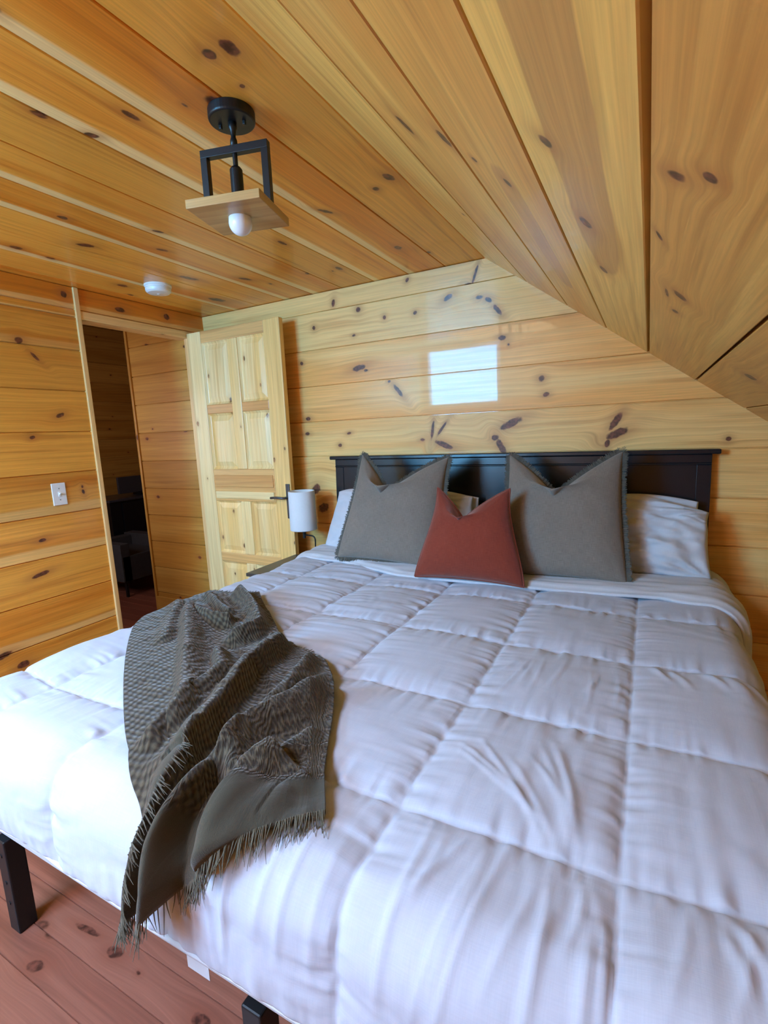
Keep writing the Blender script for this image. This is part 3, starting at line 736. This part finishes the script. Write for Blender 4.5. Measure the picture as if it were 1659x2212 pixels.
ZB = .795
GW = 'white sleeping pillows along the headboard'
pillow('pillow', 'white pillow standing closest to the headboard on the left, mostly hidden behind another', M_WHITE, .84, .34, .09, (.56, -.14, ZB - .015), .06, pin=.02, seed=3, wr=.008, slump=.02, group=GW)
pillow('pillow', 'white pillow on the left side of the bed, directly behind the left taupe cushion', M_WHITE, .93, .37, .15, (.54, -.27, ZB - .01), .34, pin=.03, taper=.09, seed=9, wr=.010, slump=.025, group=GW)
pillow('pillow', 'white pillow on the right standing closest to the headboard, only its upper edge showing', M_WHITE, .84, .345, .09, (1.53, -.14, ZB - .015), .05, pin=.02, seed=15, wr=.008, slump=.02, group=GW)
pillow('pillow', 'rumpled white pillow exposed to the right of the right taupe cushion', M_WHITE, .90, .365, .17, (1.545, -.285, ZB - .01), .40, pin=.045, seed=22, wr=.026, puff=.42, slump=.045, group=GW)
GG = 'taupe linen cushions with frayed edges'
pillow('throw_pillow', 'large taupe linen cushion with frayed edge, the left one of two, behind the rust cushion', M_GREY, .575, .565, .17, (.612, -.50, ZB), .36, rz=.05, roll=.055, notch=.195, a0=-.24, pin=.06, taper=.15, seed=31, wr=.0025, edge='fringe', cat='cushion', group=GG)
pillow('throw_pillow', 'large taupe linen cushion with frayed edge, the right one of two, beside the rumpled pillow', M_GREY, .53, .56, .17, (1.425, -.485, ZB), .36, rz=.03, roll=-.01, notch=.185, a0=-.10, pin=.06, taper=.10, seed=37, wr=.0025, edge='fringe', cat='cushion', group=GG)
pillow('throw_pillow', 'small rust red square cushion leaning in front of the two taupe ones', M_RUST, .48, .405, .15, (1.075, -.64, ZB), .26, rz=.05, roll=.01, notch=.125, a0=-.2, pin=.06, taper=.33, seed=43, wr=.0022, edge='piping', cat='cushion')

# ------------------------------------------------------------------ throw blanket
def curve(pts):
    p = np.array(pts, float); seg = np.r_[0, np.cumsum(np.hypot(*np.diff(p, axis=0).T))]; seg /= seg[-1]
    return lambda q: np.stack([np.interp(q, seg, p[:, 0]), np.interp(q, seg, p[:, 1])], -1)
def smooth_curve(pts, n=3):
    p = np.array(pts, float)
    for _ in range(n):
        q = [p[0]]
        for a, b in zip(p, p[1:]): q += [a * .75 + b * .25, a * .25 + b * .75]
        q.append(p[-1]); p = np.array(q)
    return curve(p)
cT = smooth_curve([(.02, 1.20), (.045, 1.13), (.19, 1.125), (.297, 1.073)])
cL = smooth_curve([(.02, 1.20), (.035, 1.33), (.085, 1.51), (.23, 1.64), (.425, 1.79), (.689, 1.97), (.825, 2.045), (.928, 2.08), (.969, 2.10), (.968, 2.145), (.945, 2.215)])
cR = smooth_curve([(.297, 1.073), (.40, 1.17), (.567, 1.30), (.70, 1.42), (.75, 1.455), (.90, 1.475), (.98, 1.54), (1.067, 1.648), (1.136, 1.771), (1.195, 1.884), (1.228, 1.93), (1.268, 1.985)])
cB = smooth_curve([(.945, 2.215), (1.01, 2.165), (1.065, 2.145), (1.13, 2.098), (1.19, 2.055), (1.235, 2.02), (1.268, 1.985)])
na, nb = 190, 330
A_, B_ = np.meshgrid(np.linspace(0, 1, na), np.linspace(0, 1, nb))
LL, RRc, TT, BB = cL(B_), cR(B_), cT(A_), cB(A_)
a3, b3 = A_[..., None], B_[..., None]
UV2 = (1 - a3) * LL + a3 * RRc + (1 - b3) * TT + b3 * BB - ((1 - a3) * (1 - b3) * cT(0.) + a3 * (1 - b3) * cT(1.) + (1 - a3) * b3 * cB(0.) + a3 * b3 * cB(1.))
sB, tB = UV2[..., 0], UV2[..., 1]
def pdist(s, t, pl):
    """distance to a fold line, signed (positive = right-hand side), and position along it"""
    best = np.full(s.shape, 9.); sg = np.zeros(s.shape); al = np.zeros(s.shape)
    pl = np.array(pl, float); L = np.r_[0, np.cumsum(np.hypot(*np.diff(pl, axis=0).T))]
    for k, (p, q) in enumerate(zip(pl, pl[1:])):
        v = q - p; vv = v @ v
        f = np.clip(((s - p[0]) * v[0] + (t - p[1]) * v[1]) / vv, 0, 1)
        dx, dy = s - p[0] - f * v[0], t - p[1] - f * v[1]
        dd = np.hypot(dx, dy); m = dd < best
        best = np.where(m, dd, best); sg = np.where(m, np.sign(v[0] * dy - v[1] * dx), sg); al = np.where(m, (L[k] + f * np.sqrt(vv)) / L[-1], al)
    return best, sg, al
folds = [  # polyline (s,t), height, width on the gentle side, width on the steep side, which side is steep
    ([(.76, 1.44), (.79, 1.56), (.81, 1.68), (.854, 1.782), (.885, 1.891), (.91, 1.936), (.935, 1.995), (.96, 2.03)], .036, .05, .02, -1),
    ([(.89, 1.92), (.93, 1.995), (.969, 2.049), (.988, 2.08), (.998, 2.115), (.99, 2.17), (.975, 2.25)], .030, .040, .014, -1),
    ([(1.06, 1.62), (1.031, 1.70), (1.021, 1.775), (1.003, 1.863), (1.009, 1.96), (1.018, 2.02)], .040, .055, .018, 1),
    ([(1.003, 1.90), (1.009, 1.96), (1.024, 2.051), (1.03, 2.095), (1.045, 2.13), (1.035, 2.19)], .036, .030, .015, -1),
    ([(.90, 1.50), (.925, 1.60), (.947, 1.682), (.969, 1.798), (.985, 1.91)], .026, .035, .020, 1),
    ([(.17, 1.33), (.264, 1.424), (.40, 1.54), (.521, 1.643), (.66, 1.77), (.767, 1.866), (.826, 1.974)], .030, .05, .022, 1),
    ([(.262, 1.39), (.33, 1.412), (.387, 1.424), (.44, 1.42), (.482, 1.405)], .030, .03, .018, 1),
    ([(.24, 1.14), (.37, 1.22), (.507, 1.314), (.60, 1.40), (.615, 1.45), (.60, 1.50), (.575, 1.55)], .034, .035, .025, -1),
    ([(.70, 1.43), (.74, 1.52), (.784, 1.599), (.794, 1.655), (.825, 1.76), (.842, 1.83)], .028, .03, .02, 1),
    ([(.60, 1.60), (.725, 1.705), (.742, 1.806), (.782, 1.931), (.815, 2.02)], .026, .035, .02, 1),
    ([(1.09, 1.90), (1.078, 1.988), (1.096, 2.042), (1.105, 2.075), (1.127, 2.11)], .030, .07, .012, 1),
    ([(.08, 1.30), (.22, 1.46), (.38, 1.62)], .014, .03, .03, 1),
    ([(.12, 1.20), (.30, 1.30), (.42, 1.36)], .018, .03, .02, 1),
    ([(1.0, 1.56), (.985, 1.66), (.98, 1.75)], .016, .025, .02, 1),
    ([(1.12, 1.80), (1.10, 1.90), (1.09, 1.97)], .012, .03, .02, 1),
    ([(1.18, 1.92), (1.17, 1.98), (1.175, 2.05)], .010, .03, .02, 1),
]
hgt = np.zeros(sB.shape)
for pl, hh, w1, w2, steep in folds:
    hh = hh * 1.7
    dd, sg, al = pdist(sB, tB, pl)
    w = np.where(sg == steep, w2, w1)
    prof = np.exp(-(dd / w) ** 2) * smooth01(al / .12 + .25) * smooth01((1 - al) / .12 + .25)
    hgt = np.maximum(hgt, hh * prof) + .25 * hh * prof * (hgt > hh * prof)
valley, _, va = pdist(sB, tB, [(1.02, 1.99), (1.041, 2.032), (1.066, 2.08), (1.09, 2.10), (1.08, 2.17)])
hgt = hgt - .045 * np.exp(-(valley / .02) ** 2)
hgt = hgt + .003 * vnoise(sB * 22, tB * 22, 51) + .0015 * vnoise(sB * 50, tB * 50, 52)
edge_in = np.minimum(np.minimum(A_, 1 - A_) * 8, 1)
hgt = hgt * (.35 + .65 * smooth01(edge_in))
P, Nn = S(sB, tB)
cd = np.clip(comf_disp(sB, np.minimum(tB, RS[-1])), .0, .05)
hangT = np.clip((TOP - P[..., 2] - .1) / .25, 0, 1)
base = np.maximum(cd, .022) + .016 + hangT * .028
P = P + Nn * (base + np.maximum(hgt, -.010))[..., None]
# ragged fold at the plain hem bands (the woven border at both ends)
bandm = np.clip((B_ - .93) / .01, 0, 1)
dh2, sg2, al2 = pdist(sB, tB, [(.89, 1.92), (.93, 1.995), (.969, 2.049), (.988, 2.08), (.998, 2.115), (.99, 2.17), (.975, 2.25)])
bandm = np.maximum(bandm, ((dh2 < .03) & (sg2 == 1)).astype(float))
bm = bmesh.new()
uvl, cll = layers(bm)
arcB = np.cumsum(np.r_[np.zeros((1, na)), np.linalg.norm(np.diff(P, axis=0), axis=2)], 0)
arcA = np.cumsum(np.c_[np.zeros((nb, 1)), np.linalg.norm(np.diff(P, axis=1), axis=2)], 1)
vsg = grid(bm, P, arcA, arcB)
bm.verts.index_update()
idx = {}
for i in range(nb):
    for j in range(na): idx[vsg[i][j].index] = (i, j)
for f in bm.faces:
    for l in f.loops:
        i, j = idx[l.vert.index]; l[cll] = (bandm[i, j], 0, 0, 1)
thr = obj('throw_blanket', bm, M_THROW, smooth=True)
if sum(p.normal.z for p in list(thr.data.polygons)[::57]) < 0: thr.data.flip_normals()
sm = thr.modifiers.new('thick', 'SOLIDIFY'); sm.thickness = .006; sm.offset = -1
tag(thr, 'crumpled dark olive waffle-weave throw with fringed hem trailing over the foot of the bed', 'blanket')

def strand(bm, p, d, L, w, rng):
    p = Vector(p); d = Vector(d).normalized()
    sd = d.orthogonal().normalized(); sd = Matrix.Rotation(rng.uniform(0, 6.28), 3, d) @ sd
    bend = Vector((rng.uniform(-1, 1), rng.uniform(-1, 1), rng.uniform(-1.2, .2))) * L * .28
    tube(bm, [p, p + d * L * .5 + bend * .3, p + d * L + bend], [w, w * .8, w * .3], 4, cap=False)
rng = random.Random(5)
bm = bmesh.new()
for k in range(230):
    j = rng.uniform(0, na - 1.01); j0 = int(j)
    p = P[-1, j0] * (1 - j + j0) + P[-1, j0 + 1] * (j - j0)
    dv = P[-1, j0] - P[-6, j0]; dv = dv / (np.linalg.norm(dv) + 1e-9)
    dv = dv + np.array([.15, -.25, -.55])
    strand(bm, p - dv * .003, dv, rng.uniform(.026, .045), .0011, rng)
hl = curve([(.93, 1.995), (.969, 2.049), (.99, 2.08), (1.0, 2.115), (.992, 2.17), (.978, 2.24)])
tree_s, tree_t = sB.ravel(), tB.ravel(); Pr = P.reshape(-1, 3); Nr = Nn.reshape(-1, 3)
for k in range(130):
    q = hl(rng.random()); i = int(np.argmin((tree_s - q[0]) ** 2 + (tree_t - q[1]) ** 2))
    strand(bm, Pr[i] + Nr[i] * .002, Vector(Nr[i]) * .35 + Vector((.8, .0, rng.uniform(-.9, -.1))), rng.uniform(.018, .034), .0011, rng)
for k in range(60):
    j0 = rng.randrange(0, na - 1); p = P[0, j0]
    strand(bm, p, (P[0, j0] - P[5, j0]) + np.array([0, .01, .004]), rng.uniform(.008, .018), .001, rng)
for k in range(50):
    i0 = int(nb * rng.uniform(.40, .52)); p = P[i0, -1]
    strand(bm, p, (P[i0, -1] - P[i0, -6]) + np.array([0, 0, .004]), rng.uniform(.006, .014), .001, rng)
obj('fringe', bm, M_THROWF, thr, kind='stuff')

# ------------------------------------------------------------------ pendant light
PX, PY = .748, -1.50
pen = thing('pendant_light', 'black square-frame ceiling light with a wood board and bare white bulb', 'ceiling light', (PX, PY, H), .27)
bm = bmesh.new(); lathe(bm, [(0, 0), (.060, 0), (.060, -.022), (.057, -.026), (0, -.026)], 48); obj('canopy', bm, M_METAL, pen, smooth=False, bevel=.002)
for a in (0, PI):
    bm = bmesh.new(); box(bm, -.004 + .034 * math.cos(a), .004 + .034 * math.cos(a), -.004, .004, -.036, -.026); obj('screw', bm, M_METAL, pen, bevel=.0015)
bm = bmesh.new(); lathe(bm, [(0, -.024), (.011, -.026), (.011, -.04), (.008, -.045), (.006, -.06), (.009, -.068), (.010, -.086), (0, -.086)], 20); obj('stem', bm, M_METAL, pen, smooth=True)
TZ, BZ, FW = -.082, -.235, .097
bm = bmesh.new(); t_ = .0095
box(bm, -FW, FW, -t_, t_, TZ - .019, TZ); box(bm, -FW, -FW + .019, -t_, t_, BZ, TZ - .019); box(bm, FW - .019, FW, -t_, t_, BZ, TZ - .019)
obj('frame', bm, M_METAL, pen, bevel=.001)
bm = bmesh.new(); lathe(bm, [(0, -.10), (.0065, -.10), (.0065, -.13), (.012, -.133), (.0165, -.139), (.0165, -.2), (0, -.2)], 24); obj('socket', bm, M_METAL, pen, bevel=.001)
bm = bmesh.new()
vs = wbox(bm, -.103, .103, -.092, .092, BZ - .022, BZ, 'x', (.4, .6)); obj('board', bm, M_PLATE, pen, bevel=.0015, label='light pine board')
bm = bmesh.new()
prof = [(0, -.19), (.014, -.195), (.015, -.215), (.022, -.232), (.0295, -.252), (.031, -.27)] + [(.031 * math.cos(q), -.27 - .031 * math.sin(q)) for q in np.linspace(.2, PI / 2 - .02, 9)] + [(0, -.301)]
lathe(bm, prof, 32); obj('bulb', bm, M_BULB, pen, smooth=True, label='white frosted bulb')

# smoke detector
bm = bmesh.new(); lathe(bm, [(0, 0), (.070, 0), (.070, -.008), (.066, -.011), (.066, -.018), (.063, -.019), (.063, -.022), (.066, -.023), (.064, -.034), (.055, -.042), (.02, -.046), (0, -.046)], 48)
sd = obj('smoke_detector', bm, M_PLASTIC, smooth=False, loc=(-.65, -.645, H))
tag(sd, 'round white smoke detector on the plank ceiling near the doorway', 'smoke detector')
bm = bmesh.new(); lathe(bm, [(0, -.0455), (.009, -.0455), (.008, -.048), (0, -.048)], 16); obj('button', bm, M_PLASTIC, sd)

# light switch
sw = thing('light_switch', 'white toggle light switch on the left plank wall beside the doorway', 'switch', (XL, -1.113, 1.194))
bm = bmesh.new(); box(bm, 0, .006, -.036, .036, -.059, .059); obj('wall_plate', bm, M_PLASTIC, sw, bevel=.003)
bm = bmesh.new(); box(bm, .005, .008, -.006, .006, -.013, .013); tg = obj('toggle', bm, M_PLASTIC, sw, bevel=.001)
tip = bmesh.new(); tube(tip, [(.006, 0, 0), (.018, 0, .007)], [.005, .0035], 8); obj('lever', tip, M_PLASTIC, tg)
bm = bmesh.new()
bm.free()
for z in (-.03, .03):
    bm = bmesh.new(); tube(bm, [(.0055, 0, z), (.0068, 0, z)], .003, 10); obj('screw', bm, M_SCREW, sw)

# ------------------------------------------------------------------ nightstand and lamp
NX0, NX1, NY0, NY1, NZ = -.222, -.035, -.62, -.175, .70
ns = thing('nightstand', 'narrow black bedside table between the bed and the open door', 'nightstand', ((NX0 + NX1) / 2, (NY0 + NY1) / 2, 0))
ox, oy = -(NX0 + NX1) / 2, -(NY0 + NY1) / 2
def nb_(name, *b, **k):
    bm = bmesh.new(); box(bm, b[0] + ox, b[1] + ox, b[2] + oy, b[3] + oy, b[4], b[5]); return obj(name, bm, M_DARKWOOD, ns, bevel=.003)
nb_('top', NX0, NX1, NY0, NY1, NZ - .02, NZ)
nb_('body', NX0 + .015, NX1 - .012, NY0 + .02, NY1 - .01, .45, NZ - .02)
nb_('drawer', NX0 + .02, NX1 - .015, NY0 + .005, NY0 + .02, .47, NZ - .03)
nb_('shelf', NX0 + .015, NX1 - .012, NY0 + .02, NY1 - .01, .14, .155)
for x in (NX0 + .015, NX1 - .037):
    for y in (NY0 + .02, NY1 - .035): nb_('leg', x, x + .025, y, y + .025, 0, .45)
LX, LY = -.108, -.215
lamp = thing('table_lamp', 'small lamp with white drum shade and curved black arm between door and bed', 'lamp', (LX, LY, NZ))
bm = bmesh.new(); lathe(bm, [(0, 0), (.055, 0), (.055, .012), (.05, .016), (0, .016)], 36)
for v in bm.verts: v.co.x += .028
obj('base', bm, M_METAL, lamp, bevel=.002)
bm = bmesh.new()
arm = [(.07, 0, .014), (.078, 0, .05), (.08, 0, .10)] + [(.055 + .025 * math.cos(q), 0, .115 + .025 * math.sin(q)) for q in np.linspace(0, PI / 2, 8)] + [(.03, 0, .141), (.005, 0, .141)]
tube(bm, arm, .0045, 10); obj('arm', bm, M_METAL, lamp, smooth=True)
bm = bmesh.new(); lathe(bm, [(0, .12), (.010, .122), (.010, .175), (.016, .18), (.016, .23), (0, .23)], 20); obj('socket', bm, M_METAL, lamp)
S0, S1, SR0, SR1 = .176, .415, .081, .079
bm = bmesh.new(); lathe(bm, [(SR0, S0), (SR0 + .0012, S0 + .004), (SR1 + .001, S1 - .004), (SR1, S1), (SR1 - .003, S1), (SR0 - .003, S0)], 56, closed=True)
uv, cl = layers(bm)
for f in bm.faces:
    for l in f.loops:
        l[uv].uv = (math.atan2(l.vert.co.y, l.vert.co.x) * .09, l.vert.co.z)
shd = obj('lamp_shade', bm, M_SHADE, lamp, smooth=True, label='white fabric drum shade')
bm = bmesh.new()
for k in range(3):
    a = 2 * PI * k / 3; tube(bm, [(0, 0, .225), (SR0 * .985 * math.cos(a), SR0 * .985 * math.sin(a), .225)], .0015, 6)
obj('spider', bm, M_STEEL, shd)
bm = bmesh.new(); lathe(bm, [(0, .228), (.012, .23), (.014, .25), (.028, .285), (.029, .30), (.02, .322), (0, .33)], 24); obj('bulb', bm, M_BULB, lamp, smooth=True)

# ------------------------------------------------------------------ furniture in the dim room beyond the doorway
cab = thing('sideboard', 'black sideboard against the far wall of the dim room beyond the doorway', 'cabinet', (-3.45, 1.15, 0))
def cb(name, *b, m=M_BLACK, par=cab, **k):
    bm = bmesh.new(); box(bm, *b); return obj(name, bm, m, par, bevel=.004, **k)
cb('top', -.26, .27, -.62, .75, .84, .865, m=M_SCREEN, label='dark grey top')
cb('body', -.25, .24, -.60, .73, .10, .84)
for y in (-.3, .05, .4):
    cb('door', .24, .255, y - .17, y + .17, .14, .82)
for x in (-.2, .2):
    for y in (-.55, .68): cb('leg', x - .025, x + .025, y - .025, y + .025, 0, .10)
scr = thing('television', 'dark grey flat screen standing on the black sideboard in the far room', 'television', (-3.42, 1.08, .865))
cb('screen', -.012, .02, -.28, .42, .03, .215, m=M_SCREEN, par=scr)
cb('foot', -.07, .07, -.06, .14, 0, .03, m=M_BLACK, par=scr)
ac = thing('armchair', 'low dark grey upholstered armchair on thin black legs in the far room', 'armchair', (-2.83, .45, 0))
cb('seat', -.30, .30, -.28, .26, .16, .40, m=M_CHAIR, par=ac)
cb('backrest', -.30, -.18, -.28, .26, .36, .50, m=M_CHAIR, par=ac)
cb('armrest', -.30, .30, .16, .27, .16, .52, m=M_CHAIR, par=ac)
cb('armrest', -.30, .30, -.29, -.20, .16, .52, m=M_CHAIR, par=ac)
for x in (-.25, .25):
    for y in (-.24, .22): cb('leg', x - .012, x + .012, y - .012, y + .012, 0, .165, m=M_METAL, par=ac)
xs = np.linspace(-.2, .2, 26); ys_ = np.linspace(-.26, .26, 30); X, Y = np.meshgrid(xs, ys_)
rr = np.clip(1 - (np.abs(X) / .2) ** 4, 0, 1) * np.clip(1 - (np.abs(Y) / .26) ** 4, 0, 1)
Z = .02 + .16 * rr ** .5 + .012 * vnoise(X * 12, Y * 14, 3)
bm = bmesh.new(); grid(bm, np.stack([X, Y, Z], -1), X, Y); grid(bm, np.stack([X, Y, Z * 0 + .0], -1), X, Y, flip=True)
pf = obj('floor_cushion', bm, M_STRIPE, smooth=True, loc=(-3.0, 1.10, .002))
tag(pf, 'pink and white striped cushion lying on the floor beside the grey armchair', 'cushion')

# ------------------------------------------------------------------ light, camera, render settings
def area(name, loc, rot, sx, sy, power, col):
    l = bpy.data.lights.new(name, 'AREA'); l.shape = 'RECTANGLE'; l.size = sx; l.size_y = sy; l.energy = power; l.color = col
    o = bpy.data.objects.new(name, l); link(o); o.location = loc; o.rotation_euler = rot
    return o
SKY = (.49, .665, 1.0)
PW1, PW2, PW4 = 74, 82, 6
SKY1 = (.14, .54, 1.0)
for nm, w, y, pw in (('daylight_gable_window', WIN1, YF, PW1), ('added_hall_light', ADDED_WIN, -1.4, PW4)):  # gable light is inferred; the hall light is added to brighten the hall
    area(nm, ((w[0] + w[1]) / 2, y - .12, (w[2] + w[3]) / 2), (PI / 2, 0, 0), w[1] - w[0] - .06, w[3] - w[2] - .06, pw, SKY1 if w is WIN1 else (.95, .8, .82))
area('added_skylight_light', ((ADDED_SKYL[0] + ADDED_SKYL[1]) / 2, (ADDED_SKYL[2] + ADDED_SKYL[3]) / 2, H + .23), (0, 0, 0), ADDED_SKYL[1] - ADDED_SKYL[0] - .03, ADDED_SKYL[3] - ADDED_SKYL[2] - .03, PW2, SKY)  # added light in the made-up skylight, gives cool light on the bed top
wd = bpy.data.worlds.new('sky'); SC.world = wd; wd.use_nodes = True
wd.node_tree.nodes['Background'].inputs[0].default_value = (.65, .8, 1, 1); wd.node_tree.nodes['Background'].inputs[1].default_value = .6

cam = bpy.data.cameras.new('camera'); co = bpy.data.objects.new('camera', cam); link(co)
r_ = Vector((0.88282931, 0.46766838, -0.04357405)); u_ = Vector((-0.03687751, 0.16150023, 0.98618341)); f_ = Vector((-0.46824402, 0.86902472, -0.15982359))
co.matrix_world = Matrix(((r_.x, u_.x, -f_.x, 1.7421), (r_.y, u_.y, -f_.y, -2.6012), (r_.z, u_.z, -f_.z, 1.4446), (0, 0, 0, 1)))
cam.sensor_fit = 'VERTICAL'; cam.sensor_height = 36; cam.lens = 1063.9 / 2212 * 36; cam.clip_start = .02
SC.camera = co
SC.view_settings.view_transform = 'Standard'; SC.view_settings.look = 'None'; SC.view_settings.gamma = 1; SC.view_settings.use_curve_mapping = False
SC.view_settings.exposure = 1.2
SC.cycles.use_denoising = True
SC.cycles.use_adaptive_sampling = True; SC.cycles.adaptive_threshold = .05; SC.cycles.adaptive_min_samples = 16
SC.cycles.max_bounces = 6; SC.cycles.diffuse_bounces = 4; SC.cycles.glossy_bounces = 2; SC.cycles.transparent_max_bounces = 8
SC.cycles.caustics_reflective = False; SC.cycles.caustics_refractive = False
SC.cycles.sample_clamp_indirect = 6
